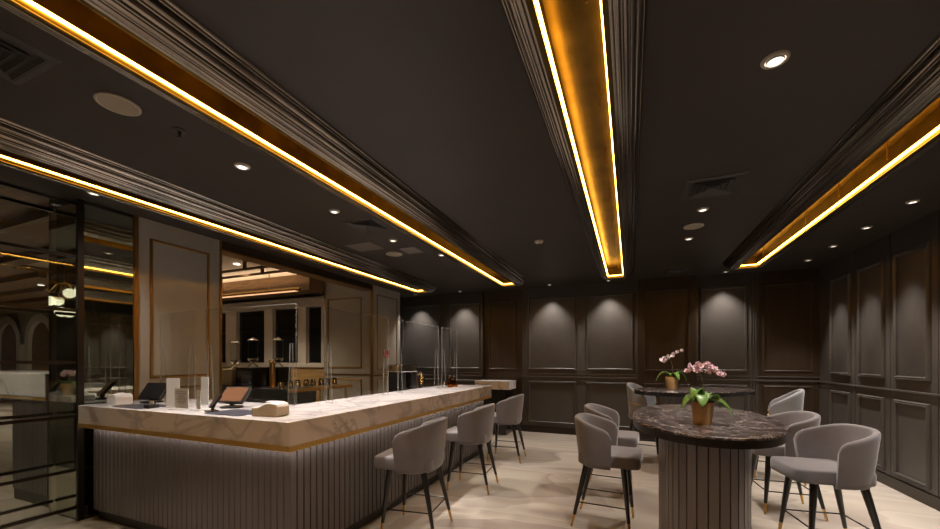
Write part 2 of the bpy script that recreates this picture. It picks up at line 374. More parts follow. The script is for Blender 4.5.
# beams on the lobby ceiling
mb = MB()
for k in range(11): mb.box(LX+.1, -5.05 if k < 7 else -10.3, -1.6+.75*k, -1.48+.75*k, 3.06, 3.16)
struct(mb.build('trim_lobby_beams', 'beamwood'))
lp = MB()
for y in (4.75, 5.1): lp.tube([(-12, y, 3.08), (-5.0, y, 3.08)], .025, 8)
for x in (-6.2, -7.4, -8.6, -9.8):
    for y in (4.75, 5.1): lp.box(x-.012, x+.012, y-.03, y+.03, 3.06, 3.25)
lp = lp.build('ceiling_pipes', 'beamwood', smooth=40); tag(lp, 'pair of brown pipes under the pale lobby ceiling behind the bar', 'pipe')
tr = thing('linear_light', 'long warm linear light trough above the dark windows behind the bar', 'light', (-7.6, 5.75, 2.86))
MB().box(-2.4, 1.55, -.06, .06, 0, .035).build('housing', 'brass', tr)
MB().box(-2.38, 1.53, -.045, .045, -.004, 0).build('diffuser', mat('warm_diffuser', (1,.8,.5), .5, emit=(1,.55,.28), es=1.1), tr)
MB().box(-2.4, 1.55, .06, .10, .0, .09).build('back_rail', 'brass_dark', tr)
for x in (-2, -.6, .8): MB().tube([(x, 0, .03), (x, 0, .39)], .006, 6).build('rod', 'brass_dark', tr)
added_uplight = bpy.data.lights.new('lamp', 'AREA'); added_uplight.shape = 'RECTANGLE'; added_uplight.size = 3.8; added_uplight.size_y = .06; added_uplight.energy = 16; added_uplight.color = (1,.74,.46)  # uplight added inside the trough to brighten the lobby ceiling
ao = bpy.data.objects.new('lamp', added_uplight); COL.objects.link(ao); ao.parent = tr; ao.location = (-.4, 0, .05); ao.rotation_euler = (pi, 0, 0)
# fill downlights added to brighten the lobby and its counter
for x, y, p, nm in ((-6.6, 4.9, 170, 'over the steel back counter'), (-8.4, 3.0, 260, 'in front of the dark windows'), (-12, 4.3, 380, 'left of the windows'), (-17, 4.3, 600, 'in front of the far arches'), (-6.1, 1.25, 210, 'over the lobby counter')):
    t = thing('lobby_fill_downlight', 'added fill downlight in the pale lobby ceiling '+nm, 'light', (x, y, 3.24 if (y > 3.3 and x > -10.3) else 3.15))
    MB().lathe([(.055,-.006),(.055,0)], n=20).build('lens', 'lens', t)
    spot(t, 'lamp', (0,0,-.02), p, 120, .8, (1,.82,.62), .05)

# ------------------------------------------------------------------ coves
where = ['leftmost ceiling light cove, over the far side of the bar near mirrors',
         'second ceiling light cove from left, running above the bar edge',
         'central ceiling light cove, seen from below with wide gold lining',
         'rightmost ceiling light cove, above the round tables by right wall']
for i, x in enumerate(CX):
    t = thing('cove_light', where[i], 'ceiling light', (x, 0, ZC), group='gold lit ceiling coves')
    # reeded crown: steps from inner lip (z -.14) out to the ceiling
    prof = [(.004, -.10), (.004, -.135), (.010, -.142), (.018, -.142)]
    o, z = .018, -.142
    for do, dz in ((.016,.004),(.026,.007),(.010,.003),(.020,.012),(.008,.012),(.018,.030),(.006,.010),(.020,.034),(.006,.012),(.012,.024)):
        for q in range(1, 7):
            a = q/6*pi
            prof.append((o+do*(1-cos(a))/2+sin(a)*dz*.25, z+dz*(1-cos(a))/2-sin(a)*do*.30))
        o += do; z += dz
    prof.append((o, .002))
    rect = (-HW, HW, CY0, CY1)
    MB().rect_sweep(rect, prof).build('reeded_moulding', 'reed', t, smooth=30)
    MB().rect_sweep(rect, [(0, -.128), (-.004, -.131), (-.005, -.136), (-.003, -.141), (.003, -.144), (.018, -.142), (.018, .03), (0, .03), (0, -.128)]).build('inner_lip', 'gold', t, smooth=50)
    MB().box(-HW-.018, HW+.018, CY0-.018, CY1+.018, .025, .035).build('gold_lining', 'gold', t)
    for s_ in ((-1,) if i == 0 else (-1, 1)):
        MB().box(min(s_*HW, s_*(HW-.013)), max(s_*HW, s_*(HW-.013)), CY0+.02, CY1-.02, -.105, -.096).build('led_strip', 'led', t)
    MB().box(-HW+.02, HW-.02, CY1-.012, CY1, -.105, -.096).build('led_strip', 'led', t)
    for k in range(9):
        if k == 0: h0 = MB().tube([(HW*.5, 0, -.10), (HW*.5, 0, .025)], .0045, 6).build('hanger', 'brass_dark', t); h = h0
        else: h = h0.copy(); COL.objects.link(h)
        h.location = (0, .9+k*.68, 0)

# ------------------------------------------------------------------ ceiling fixtures
def downlight(x, y, label, power, angle=70, blend=.6, r=.05, lens='lens', col=(1,.92,.85), lamp=True, rot=(0,0,0)):
    t = thing('downlight', label, 'light', (x, y, ZC), group='recessed ceiling downlights')
    MB().lathe([(r*1.0,-.001),(r*1.05,-.012),(r*1.35,-.009),(r*1.45,0)], n=24, cap=False).build('trim_ring', 'offwhite', t, smooth=40)
    MB().lathe([(r*1.02,-.006),(r*1.02,-.002)], n=24).build('lens', lens, t)
    MB().lathe([(r*.99,-.002),(r*.86,-.014),(r*.82,-.014),(r*.80,-.006)], n=24, cap=False).build('reflector', 'chrome', t, smooth=40)
    if lamp: spot(t, 'lamp', (0,0,-.03), power, angle, blend, col, .025, rot)
    return t
wash_names = ['leftmost wall panel behind the acrylic screens', 'panel left of the amber column', 'first panel right of the amber column', 'panel left of the brown pilaster', 'panel right of the brown pilaster']
for x, nme in zip((-4.55, -3.43, -1.48, -.37, 1.50), wash_names):
    downlight(x, YB-.30, 'small recessed downlight close to back wall above the '+nme, WASH, 84, .75, .032)
for k in range(6):
    ords = ['nearest the far corner', 'second from the far corner', 'third from the far corner', 'fourth from the far corner', 'fifth from far corner, out of frame', 'sixth from far corner, out of frame'][k]
    downlight(2.47, ry[k], 'small recessed downlight along the right wall, '+ords, WASH*1.35, 64, .7, .034)
for x, y, nme, p, r in ((.67,2.37,'large round downlight with bright lens in front of the dark ceiling vent, upper right',1.0,.042), (.67,4.45,'small downlight between the right vent and round speaker',.9,.036), (.67,5.45,'small downlight just beyond the right ceiling speaker',.9,.036),
                     (-2.77,2.10,'downlight over the bar corner between the two left coves',1.0,.04), (-2.75,3.09,'second downlight over the bar between the two left coves',.9,.036), (-2.74,4.12,'third downlight over the bar, just before the pale ceiling hatches',.8,.036), (-2.48,4.95,'fourth downlight over the bar, behind the pale ceiling hatches',.8,.036),
                     (-4.44,1.93,'downlight at the mirror column beside the leftmost cove',.25,.036)):
    downlight(x, y, nme, DOWN*p*(1.6 if x < -2 else 1.1 if x > 0 else 1), 92 if x < 0 else 116, .8, r)
# unseen downlights added out of frame to brighten the stools and floor
for x, y, p, nm in ((.67,.3,.7,'added fill downlight out of frame right of the central cove'), (-2.77,.25,.6,'added fill downlight out of frame near the upper left vent'), (-1.1,.2,.8,'added fill downlight out of frame left of the central cove'), (2.47,.9,.5,'added fill downlight out of frame by the right wall')):
    downlight(x, y, nm, DOWN*p, 80, .8)
def speaker(x, y, r, label):
    t = thing('ceiling_speaker', label, 'speaker', (x, y, ZC), group='round ceiling speakers')
    MB().lathe([(r,0),(r,-.008),(r*.9,-.012),(r*.86,-.008)], n=32, cap=False).build('trim_ring', 'offwhite', t, smooth=40)
    MB().lathe([(r*.87,-.009),(r*.87,-.003)], n=32).build('grille', mat('speaker_grille', (.38,.33,.25), .6), t)
speaker(-2.77, 1.315, .105, 'large round beige ceiling speaker nearest the left foreground')
speaker(-3.08, 4.66, .11, 'round beige ceiling speaker far down between the two left coves')
speaker(.66, 4.97, .10, 'round beige ceiling speaker right of the central cove')
def hatch(x, y, a, b, label):
    t = MB().box(x-a, x+a, y-b, y+b, ZC-.006, ZC, .002).build('access_hatch', 'duct'); t.data.materials[0] = M['hatch']; tag(t, label, 'hatch')
M['hatch'] = mat('hatch_paint', (.16,.14,.125), .5)
hatch(-2.76, 4.60, .12, .13, 'small pale square ceiling hatch beside the second cove')
hatch(-3.25, 4.22, .20, .16, 'larger pale rectangular ceiling hatch beyond the third bar downlight')
def vent(x, y, a, label, rz=0):
    t = thing('ceiling_vent', label, 'vent', (x, y, ZC), rz, group='louvred ceiling vents')
    MB().rect_sweep((-a, a, -a, a), [(-.02,-.004),(-.02,-.012),(.0,-.012),(.03,-.003),(.03,0)]).build('frame', 'duct', t)
    MB().box(-a, a, -a, a, -.004, -.001).build('backing', 'black', t)
    m_ = MB()
    for k in range(4):
        q = a*(.16+.22*k)
        m_.rect_sweep((-q, q, -q, q), [(0,-.003),(.022,-.016),(.025,-.014),(.004,-.001)])
    m_.build('louvre', 'duct', t)
vent(-2.86, .80, .19, 'square louvred ceiling vent at the upper left edge of the frame')
vent(-2.70, 3.55, .17, 'square louvred vent between the left coves above the bar')
vent(.66, 3.91, .19, 'square louvred vent right of the central cove')
vent(.70, 7.3, .18, 'square louvred vent near the back wall right of central cove')
def detector(x, y, label):
    t = thing('smoke_detector', label, 'detector', (x, y, ZC))
    MB().lathe([(.055,0),(.055,-.012),(.042,-.028),(.03,-.034)], n=20).build('body', 'offwhite', t, smooth=40)
    MB().lathe([(.018,-.034),(.012,-.040)], n=12).build('sensor', 'duct', t)
detector(-1.06, 4.85, 'round smoke detector on the dark ceiling left of central cove')
t = thing('sprinkler', 'small pendent sprinkler head near the large left speaker', 'sprinkler', (-2.72, 1.62, ZC))
MB().lathe([(.04,0),(.04,-.005),(.012,-.01),(.01,-.03)], n=16).build('escutcheon', 'duct', t)
MB().lathe([(.005,-.03),(.005,-.048),(.02,-.05),(.02,-.053)], n=12).build('deflector', 'duct', t)

# ------------------------------------------------------------------ bar counter
bar = thing('bar_counter', 'L-shaped bar counter with white marble top and grey fluted front', 'bar', (0,0,0))
BZ = 1.087
def lpoly(xl, yf, xr, ye, dep):   # L polygon: front leg along X at yf, side leg along Y at xr
    return [(xl,yf), (xr,yf), (xr,ye), (xr-dep,ye), (xr-dep,yf+dep), (xl,yf+dep)]
m_ = MB(); m_.prism(lpoly(-4.67, 1.915, -2.08, 5.96, .78), .92, BZ)
bo = m_.build('marble_top', 'marble', bar)
md = bo.modifiers.new('b', 'BEVEL'); md.width = .005; md.segments = 2
MB().prism(lpoly(-4.67, 1.912, -2.077, 5.95, .74), .888, .925).build('brass_strip', 'brass_bar', bar)
MB().prism(lpoly(-4.66, 2.06, -2.225, 5.85, .5), .0, .10).build('toe_kick', 'black', bar)
def slats(mb, pts, pitch, dep, z0, z1, g=.008):
    """flat-faced slats with V grooves along polyline pts (outer face), extruded vertically"""
    out = []
    for i in range(len(pts)-1):
        a, b = Vector(pts[i]), Vector(pts[i+1]); d = b-a; L_ = d.length; n = max(1, round(L_/pitch)); d.normalize(); nn = Vector((d.y, -d.x))
        for k in range(n):
            s0 = L_*k/n; s1 = L_*(k+1)/n
            out += [a+d*s0-nn*dep, a+d*(s0+g*.4), a+d*(s1-g), a+d*s1-nn*dep]
    return out
pts = [(-4.66, 2.02), (-2.185, 2.02), (-2.185, 5.88)]
prof = slats(None, pts, .062, .016, 0, 0, .010)
poly = [(p.x, p.y) for p in prof] + [(-2.5, 5.87), (-2.5, 2.4), (-4.66, 2.4)]
MB().prism(poly, .10, .888).build('fluted_front', 'flute', bar)
MB().box(-4.64, -2.12, 1.985, 2.0, .880, .888).build('light_strip', 'stripw', bar)
MB().box(-2.145, -2.13, 2.0, 5.86, .880, .888).build('light_strip', 'stripw', bar)
MB().prism([(-4.66,2.66),(-2.83,2.66),(-2.83,5.9),(-3.33,5.9),(-3.33,3.16),(-4.66,3.16)], .80, .835).build('staff_worktop', 'steel', bar)
# short return counter at the far wall
rc = thing('return_counter', 'short marble-topped return counter against the amber column at back', 'counter', (0,0,0))
MB().box(-2.93, -2.2, 7.36, 7.86, .91, 1.075, .004).build('marble_top', 'marble', rc)
MB().box(-2.88, -2.28, 7.42, 7.86, 0, .91).build('cabinet', 'blackwood', rc)

# ------------------------------------------------------------------ screen with shelves left of the mirror column
gs = thing('glass_partition', 'dark-framed double glass partition with horizontal rails left of mirrored column', 'partition', (0,0,0))
for xx in (XL-.02, -5.19):
    MB().box(xx-.004, xx+.004, .92, 1.93, .02, 2.98).build('glass_pane', 'glass', gs)
    for z in (.13, .48, .98, 1.48, 1.96, 2.46, 2.95):
        MB().box(xx-.012, xx+.012, .92, 1.94, z-.014, z+.014).build('rail', 'darkmetal', gs)
# lobby reception counter, fluted, just beyond the partition
lc = thing('lobby_counter', 'taller marble and fluted counter seen through the glass partition at far left', 'counter', (0,0,0))
MB().box(-8.4, -5.44, 1.98, 2.62, 1.12, 1.36, .004).build('marble_top', 'marble', lc)
MB().box(-8.4, -5.45, 1.985, 2.6, 1.085, 1.12).build('brass_strip', 'brass_bar', lc)
prof = slats(None, [(-6.20, 2.0), (-5.45, 2.0)], .05, .010, 0, 0)
MB().prism([(p.x, p.y) for p in prof] + [(-5.45, 2.55), (-6.20, 2.55)], .12, 1.085).build('fluted_front', 'flute', lc)
MB().box(-6.19, -5.46, 2.01, 2.54, 0, .12).build('toe_kick', 'black', lc)
# things only seen in the column mirror
ch = thing('chandelier', 'cluster of lit glass globes on a gold stem, reflected in the mirrored column', 'chandelier', (-8.9, .42, 2.52))
MB().tube([(0,0,.05), (0,0,.73)], .012, 8).build('stem', 'brass', ch)
MB().lathe([(.16,.02),(.16,.04)], n=20).build('plate', 'brass', ch)
for q in range(6): MB().tube([(0,0,.3), (.1*cos(q*pi/3), .1*sin(q*pi/3), .26), (.2*cos(q*pi/3), .2*sin(q*pi/3), .1)], .008, 6).build('arm', 'brass', ch)
for k, (dx, dy, dz) in enumerate(((-.24,0,0), (.2,.02,.1), (.02,.2,-.04), (.02,-.2,.2), (-.12,-.1,-.2), (.14,.1,-.22))):
    MB().lathe([(.08*sin(a*pi/8)+.001, dz-.08*cos(a*pi/8)) for a in range(9)], (dx,dy,0), 16).build('globe', 'globe', ch, smooth=60)
sc_ = thing('console', 'pale marble console with an orchid, reflected in the mirrored column', 'console', (-7.7, .85, 0))
MB().box(-.7, .7, -.25, .25, .92, 1.0, .004).build('marble_top', 'marble', sc_)
MB().box(-.65, .65, -.2, .2, 0, .92).build('cabinet', 'blackwood', sc_)

# ------------------------------------------------------------------ stools
def superpt(phi, rx, ry, n=2.5):
    c_, s_ = cos(phi), sin(phi)
    return (-rx*math.copysign(abs(c_)**(2/n), c_), ry*math.copysign(abs(s_)**(2/n), s_))
def shell(z_bot, z_top, drop, span=101, th=.042, rx=.25, ry=.27, fx=.055):
    mb = MB(); rows = []; N = 60
    for i in range(N+1):
        phi = R(-span+2*span*i/N); u = abs(phi)/R(span)
        endf = max(0, (u-.84)/.16)
        zt = z_top-drop*u**2.2-.06*(1-math.sqrt(max(0, 1-endf**2))); sec = []
        t_ = th*(1-.25*endf**2)
        def P(f, z, off): 
            x, y = superpt(phi, rx*f+off, ry*f+off); return (x+.01, y, z)
        H_ = zt-z_bot
        flare = lambda k: .93+.20*k**.8 if k > 0 else .93
        ks = [0, .04, .12, .3, .5, .7, .88]
        for k in ks: sec.append(P(flare(k)-(.05 if k == 0 else 0), z_bot+H_*k, 0))
        for a in range(0, 7):
            an = a/6*pi; sec.append(P(flare(.95), zt-t_*.5+sin(an)*t_*.5, -t_*.5+cos(an)*t_*.5))
        for k in reversed(ks[1:]): sec.append(P(flare(k), z_bot+H_*k, -t_))
        sec.append(P(flare(0)-.05, z_bot, -t_))
        rows.append(sec)
    V = mb.grid(rows, closed_v=True)
    mb.bm.faces.new(V[0][::-1]); mb.bm.faces.new(V[-1])
    return mb
def cushion(z0, z1, a, b, xoff):
    mb = MB(); rows = []
    hs = [(0,.93),(.05,.98),(.2,1),(.82,1),(.93,.988),(.985,.955),(1.01,.88),(1.03,.5),(1.03,.2)]
    for h, f in hs:
        row = []
        for k in range(40):
            t_ = 2*pi*k/40; n = 8
            x = a*math.copysign(abs(cos(t_))**(2/n), cos(t_)); y = b*math.copysign(abs(sin(t_))**(2/n), sin(t_))
            y *= 1-.10*(x < 0)*abs(x)/a
            row.append((xoff+x*f, y*f, z0+(z1-z0)*h))
        rows.append(row)
    V = mb.grid(rows, closed_v=True); mb.bm.faces.new(V[0][::-1]); mb.bm.faces.new(V[-1])
    return mb
def make_stool(label, tall=False, fab='fabric', group=None):
    t = thing('bar_stool', label, 'stool', group=group)
    zb = .565 if not tall else .60
    cushion(zb, zb+.105, .265, .235, .045).build('seat', fab, t, smooth=50)
    shell(zb-.02, .985 if not tall else 1.14, .10 if not tall else .20).build('backrest', fab, t, smooth=50)
    if tall:
        mb = MB(); pts = []
        for i in range(41):
            phi = R(-104+208*i/40); x, y = superpt(phi, .235*1.07+.006, .255*1.07+.006); pts.append((x+.01, y, .86-.02*abs(phi)))
        mb.tube(pts, .009, 8); mb.build('arm_rail', 'brass', t, smooth=50)
    for sx in (1, -1):
        for sy in (1, -1):
            top = Vector((.17 if sx > 0 else -.14, sy*.165, zb+.005)); bot = Vector((.225 if sx > 0 else -.265, sy*.225, 0))
            k = .105/zb; mid = bot.lerp(top, k)
            lg = MB().tube([mid, bot.lerp(top, .6), top], [.0145, .022, .028], 12).build('leg', 'blackwood', t, smooth=50)
            MB().tube([bot, mid], [.0105, .0138], 12).build('foot_cap', 'brass', lg, smooth=50)
    mb = MB(); q = .22
    c4 = [Vector((.225 if sx > 0 else -.265, sy*.225, 0)).lerp(Vector((.17 if sx > 0 else -.14, sy*.165, zb)), q/zb) for sx, sy in ((1,1),(1,-1),(-1,-1),(-1,1))]
    for i in range(4): mb.tube([c4[i], c4[(i+1) % 4]], .006, 8)
    mb.build('footrest', 'black', t)
    return t
GB, GT = 'grey stools along the bar', 'grey stools around the dark tables'
stools = [(-1.775, 3.03, R(187), 'grey upholstered bar stool nearest the camera at the marble bar', GB),
          (-1.735, 4.26, R(185), 'grey upholstered bar stool in the middle of the three at the bar', GB),
          (-1.75, 5.68, R(184), 'grey upholstered bar stool farthest along the bar', GB),
          (-.21, 3.80, R(-4), 'grey curved-back stool left of the front dark table', GT),
          (-.22, 4.72, R(-4), 'grey curved-back stool behind the one left of the front table', GT),
          (1.445, 3.93, R(188), 'grey curved-back stool nearest the viewer right of the front table', GT),
          (1.42, 4.82, R(184), 'grey curved-back stool behind the nearest one at the right', GT)]
base = None
for x, y, rz, lb, g in stools:
    if base is None: base = make_stool(lb, group=g); o = base
    else: o = copy_tree(base)
    o.location = (x, y, 0); o.rotation_euler = (0, 0, rz); o['label'] = lb; o['group'] = g
base2 = make_stool('tall blue-grey armchair stool with brass rail at the back table left end', True, 'fabric_b', GT)
base2.location = (.23, 6.62, 0); base2.rotation_euler = (0, 0, R(-15))
o = copy_tree(base2); o['label'] = 'tall grey stool with brass rail at the right end of back table'; o.location = (1.74, 6.1, 0); o.rotation_euler = (0, 0, R(165))

# ------------------------------------------------------------------ tables
def sup(a, b, n, N=96):
    return [(a*math.copysign(abs(cos(2*pi*k/N))**(2/n), cos(2*pi*k/N)), b*math.copysign(abs(sin(2*pi*k/N))**(2/n), sin(2*pi*k/N))) for k in range(N)]
def table(label, x, y, a, b, rz, pa, pb):
    t = thing('bar_table', label, 'table', (x, y, 0), rz, 'oval dark marble bar tables')
    mb = MB(); P = sup(a, b, 2.15); rows = []
    for f, z in ((.0,1.074),(.985,1.074),(.998,1.076),(1,1.086),(.993,1.09),(0.0,1.09)):
        rows.append([(px*f if f else px*.001, py*f if f else py*.001, z) for px, py in P])
    mb.grid(rows, closed_v=True); mb.build('tabletop', 'darkmarble', t, smooth=30)
    mb = MB(); mb.grid([[(px*f, py*f, z) for px, py in P] for f, z in ((.9,1.074),(.992,1.074),(.992,1.03),(.9,1.03))], closed_u=True, closed_v=True)
    mb.build('edge_band', 'blackwood', t)
    # fluted oval drum
    C = sup(pa, pb, 2.3, 400); pts = [Vector(c_) for c_ in C]; L_ = sum((pts[i]-pts[i-1]).length for i in range(len(pts)))
    n = round(L_/.06); step = L_/n; acc = 0; corner = [pts[0]]; tgt = step
    for i in range(1, len(pts)+1):
        p0, p1 = pts[i-1], pts[i % len(pts)]; l = (p1-p0).length
        while acc+l >= tgt-1e-6 and len(corner) < n:
            corner.append(p0.lerp(p1, (tgt-acc)/l)); tgt += step
        acc += l
    poly = []
    for i in range(len(corner)):
        p, q = corner[i], corner[(i+1) % len(corner)]; d = (q-p).normalized(); poly += [p*.975, p+d*.004, q-d*.004]
    MB().prism([(p.x, p.y) for p in poly], .08, 1.05).build('fluted_drum', 'drum', t)
    MB().prism([(p.x*.95, p.y*.95) for p in pts[::5]], 0, .08).build('plinth', 'black', t)
    return t
table('oval dark marble bar table on fluted drum, in front with pink orchid', .475, 3.24, .455, .83, R(-3), .275, .57)
table('oval dark marble bar table further back near the wall', .82, 6.2, .84, .50, R(32), .45, .28)

# ------------------------------------------------------------------ orchids
def orchid(label, loc, pot_r, pot_h, spray, leaves, petal, rz=0, n=16, fs=.028, seed=1):
    rnd = random.Random(seed)
    t = thing('potted_orchid', label, 'plant', loc, rz)
    MB().lathe([(pot_r*.72,0),(pot_r*.78,.01),(pot_r,pot_h*.92),(pot_r,pot_h),(pot_r*.9,pot_h),(pot_r*.88,pot_h*.85)], n=24).build('pot', 'pot', t, smooth=40)
    MB().lathe([(pot_r*.86,pot_h*.8),(pot_r*.86,pot_h*.93)], n=20).build('soil', 'soil', t)
    for ang, ln, h, wd in leaves:
        mb = MB(); rows = []
        for i in range(11):
            s_ = i/10; x = ln*s_; z = pot_h*.9+h*sin(s_*pi*.8)-(.5*ln*s_**3); ww = wd*(sin(pi*min(1, s_*.93+.07))**.6)*.5
            rows.append([(x*cos(ang)-q*ww*sin(ang), x*sin(ang)+q*ww*cos(ang), z+abs(q)*ww*.35) for q in (-1,-.5,0,.5,1)])
        mb.grid(rows); lf = mb.build('leaf', 'leaf', t, smooth=60)
        md = lf.modifiers.new('s', 'SOLIDIFY'); md.thickness = .003
    # stem spline
    P = [Vector(p) for p in spray]; pts = []
    for i in range(len(P)-1):
        p0 = P[max(i-1,0)]; p1, p2 = P[i], P[i+1]; p3 = P[min(i+2, len(P)-1)]
        for k in range(8):
            s_ = k/8; pts.append(.5*((2*p1)+(p2-p0)*s_+(2*p0-5*p1+4*p2-p3)*s_*s_+(3*p1-p0-3*p2+p3)*s_**3))
    pts.append(P[-1])
    MB().tube(pts, .003, 6).build('stem', 'stem', t, smooth=60)
    m0 = len(pts)//2-2
    for i in range(n):
        q = pts[m0+int((len(pts)-1-m0)*i/(n-1))]+Vector((rnd.uniform(-.025,.025), rnd.uniform(-.03,.03), rnd.uniform(-.03,.02)))
        mb = MB(); mtx = Matrix.Translation(q) @ Euler((R(90)+rnd.uniform(-.6,.6), rnd.uniform(-.5,.5), rnd.uniform(-1.1,1.1))).to_matrix().to_4x4()
        for k in range(5):
            a = 2*pi*k/5+pi/2; wdt = .62 if k in (1,4) else .42; rows = []
            for s_ in (0,.2,.45,.7,.9,1):
                r_ = fs*s_; ww = fs*wdt*sin(pi*min(.97, s_*.85+.1))
                rows.append([(r_*cos(a)-e*ww*sin(a), r_*sin(a)+e*ww*cos(a), .006*s_-.004*abs(e)) for e in (-1,0,1)])
            mb.grid(rows)
        mb.lathe([(.003,0),(.006,.006),(.002,.012)], n=6)
        mb.xform(mtx); mb.build('flower', petal, t, smooth=60)
    return t
def wp(px, py):  pass
orchid('pink orchid in a tan pot on the front dark marble table', (.43, 2.87, 1.09), .066, .145,
       [(0,0,.13), (.005,.01,.24), (-.02,.0,.335), (-.07,-.01,.36), (-.02,-.03,.372), (.05,-.02,.36), (.10,-.03,.32)],
       [(R(200),.13,.05,.10), (R(262),.12,.07,.095), (R(-20),.17,.03,.105), (R(30),.13,.06,.085), (R(100),.12,.07,.08), (R(225),.10,.10,.08)], 'petal', 0, 30, .018, 3)
orchid('pale orchid in a brown pot on the back dark table', (.55, 6.2, 1.09), .085, .17,
       [(0,0,.16), (.01,0,.30), (-.03,.0,.42), (-.12,.0,.42), (-.03,0,.47), (.10,.0,.55)],
       [(R(185),.21,.09,.13), (R(10),.20,.09,.13), (R(-60),.16,.08,.08), (R(90),.18,.08,.08)], 'petal_w', 0, 22, .026, 5)
orchid('pink orchid in a white pot seen only in the mirrored column', (-7.55, .9, 1.0), .10, .16,
       [(0,0,.15), (.01,0,.25), (-.05,.0,.32), (-.12,.0,.30), (.05,0,.33), (.16,.0,.30)],
       [(R(185),.25,.06,.08), (R(0),.25,.06,.08), (R(-60),.2,.05,.07), (R(120),.2,.05,.07)], 'petal', 0, 14, .04, 8)

# ------------------------------------------------------------------ acrylic screens on the bar
def acrylic(label, axis, p, a0, a1, top=2.0):
    """vertical clear sheet standing on the bar with A-shaped side brackets"""
    mid = (a0+a1)/2; loc = (mid, p, BZ) if axis == 'x' else (p, mid, BZ); rz = 0 if axis == 'x' else pi/2
    h = (a1-a0)/2; t = thing('acrylic_screen', label, 'screen', loc, rz, 'clear acrylic screens on the bar')
    MB().box(-h, h, -.0025, .0025, .02, top-BZ).build('sheet', 'acrylic', t)
    e = MB(); e.box(-h, -h+.004, -.0032, .0032, .02, top-BZ); e.box(h-.004, h, -.0032, .0032, .02, top-BZ); e.box(-h, h, -.0032, .0032, top-BZ-.004, top-BZ)
    e.build('edge', 'acedge', t)
    for s_ in (-1, 1):
        x = s_*(h-.06)
        b_ = MB()
        for q in (-1, 1):
            b_.tube([(x, q*.035, .003), (x, q*.012, .56)], .004, 6)
        b_.box(x-.004, x+.004, -.04, .04, 0, .006)
        b_.build('bracket', 'acedge', t)
    return t
acrylic('clear acrylic screen on the bar beside the mirrored column', 'x', 2.58, -4.66, -4.08)
acrylic('wide clear acrylic screen on the bar front leg near the corner', 'x', 2.58, -3.92, -2.72)
acrylic('first clear acrylic screen along the long side of the bar', 'y', -2.66, 2.86, 3.90)
acrylic('second clear acrylic screen along the bar, before the coffee machine', 'y', -2.66, 4.10, 5.20)
acrylic('last clear acrylic screen at the far end of the bar', 'y', -2.66, 5.32, 5.88)

# ------------------------------------------------------------------ things on the bar
def dispenser(label, x, y, rz):
    t = thing('paper_dispenser', label, 'dispenser', (x, y, BZ), rz, 'white desk dispensers')
    # side profile, extruded in y : low front wedge with a swooping top
    pr_ = [(-.11,0),(.10,0),(.115,.01),(.115,.07),(.10,.095),(.05,.103),(.0,.095),(-.05,.07),(-.11,.062)]
    mb = MB(); a = [mb.bm.verts.new((x_, -.065, z_)) for x_, z_ in pr_]; b = [mb.bm.verts.new((x_, .065, z_)) for x_, z_ in pr_]; n = len(pr_)
    mb.bm.faces.new(a[::-1]); mb.bm.faces.new(b)
    for i in range(n): mb.bm.faces.new((a[i], a[(i+1) % n], b[(i+1) % n], b[i]))
    o = mb.build('body', 'white', t, smooth=40); md = o.modifiers.new('b', 'BEVEL'); md.width = .008; md.segments = 3
    MB().box(-.02, .06, -.03, .03, .095, .107, .004).build('paper_slot', 'paper', t)
    MB().box(-.112, -.108, -.045, .045, .015, .02).build('seam', 'offwhite', t)
dispenser('white paper dispenser at the left end of bar by the mirror', -4.40, 2.10, R(-10))
dispenser('white paper dispenser at the near corner of the bar', -2.47, 2.10, R(10))
tag(MB().box(-.20, .20, -.13, .13, 0, .006, .002).build('counter_mat', 'mat_blue', loc=(-4.02, 2.09, BZ)), 'dark slate mat on the bar beside the left paper dispenser', 'mat', 'dark slate counter mats')
tag(MB().box(-.19, .19, -.13, .13, 0, .006, .002).build('counter_mat', 'mat_blue', loc=(-2.84, 2.11, BZ)), 'dark slate mat on the bar beside the near corner dispenser', 'mat', 'dark slate counter mats')
def pos(label, x, y, rz, w_, h_, smat):
    t = thing('till_screen', label, 'screen', (x, y, BZ), rz)
    MB().lathe([(.09,0),(.09,.012),(.02,.02),(.016,.06)], n=20).build('base', 'black', t, smooth=40)
    MB().tube([(0,0,.015), (0,.03,.10)], .014, 8).build('arm', 'black', t)
    mtx = Matrix.Translation((0,.03,.105)) @ Matrix.Rotation(R(-38), 4, 'X')
    MB().box(-w_/2, w_/2, -.014, .014, -h_/2, h_/2, .006).xform(mtx).build('housing', 'black', t)
    MB().box(-w_/2+.014, w_/2-.014, -.0165, -.0145, -h_/2+.014, h_/2-.014).xform(mtx).build('display', smat, t)
pos('black till monitor tilted back beside the left mat', -4.32, 2.32, R(18), .24, .19, 'black')
pos('till monitor with tan reflection painted on its screen, behind the near mat', -3.20, 2.33, R(5), .27, .17, 'screen')
def holder(label, x, y, rz, w_, h_, lines):
    t = thing('sign_holder', label, 'sign', (x, y, BZ), rz)
    MB().box(-w_/2, w_/2, -.04, .04, 0, .008, .002).build('base', 'acedge', t)
    MB().box(-w_/2+.004, w_/2-.004, .010, .0125, .012, h_-.004).build('sheet', 'paper', t)
    MB().box(-w_/2, w_/2, .0055, .0085, .008, h_).build('cover', 'acrylic', t)
    if lines:
        mb = MB(); rnd = random.Random(2)
        for k in range(lines):
            l = (w_*.38)*rnd.uniform(.55, 1); zz = h_*(.82-.6*k/lines); mb.box(-l, l, .0090, .0098, zz, zz+.003)
        mb.build('printing', 'ink', t)
holder('tall white blank sheet in an acrylic stand, left one', -3.66, 2.12, R(25), .12, .26, 0)
holder('small printed notice in an acrylic stand between two taller sheets', -3.45, 2.06, R(5), .16, .18, 8)
holder('tall white sheet in an acrylic stand, right one', -3.62, 2.36, R(-5), .13, .26, 0)
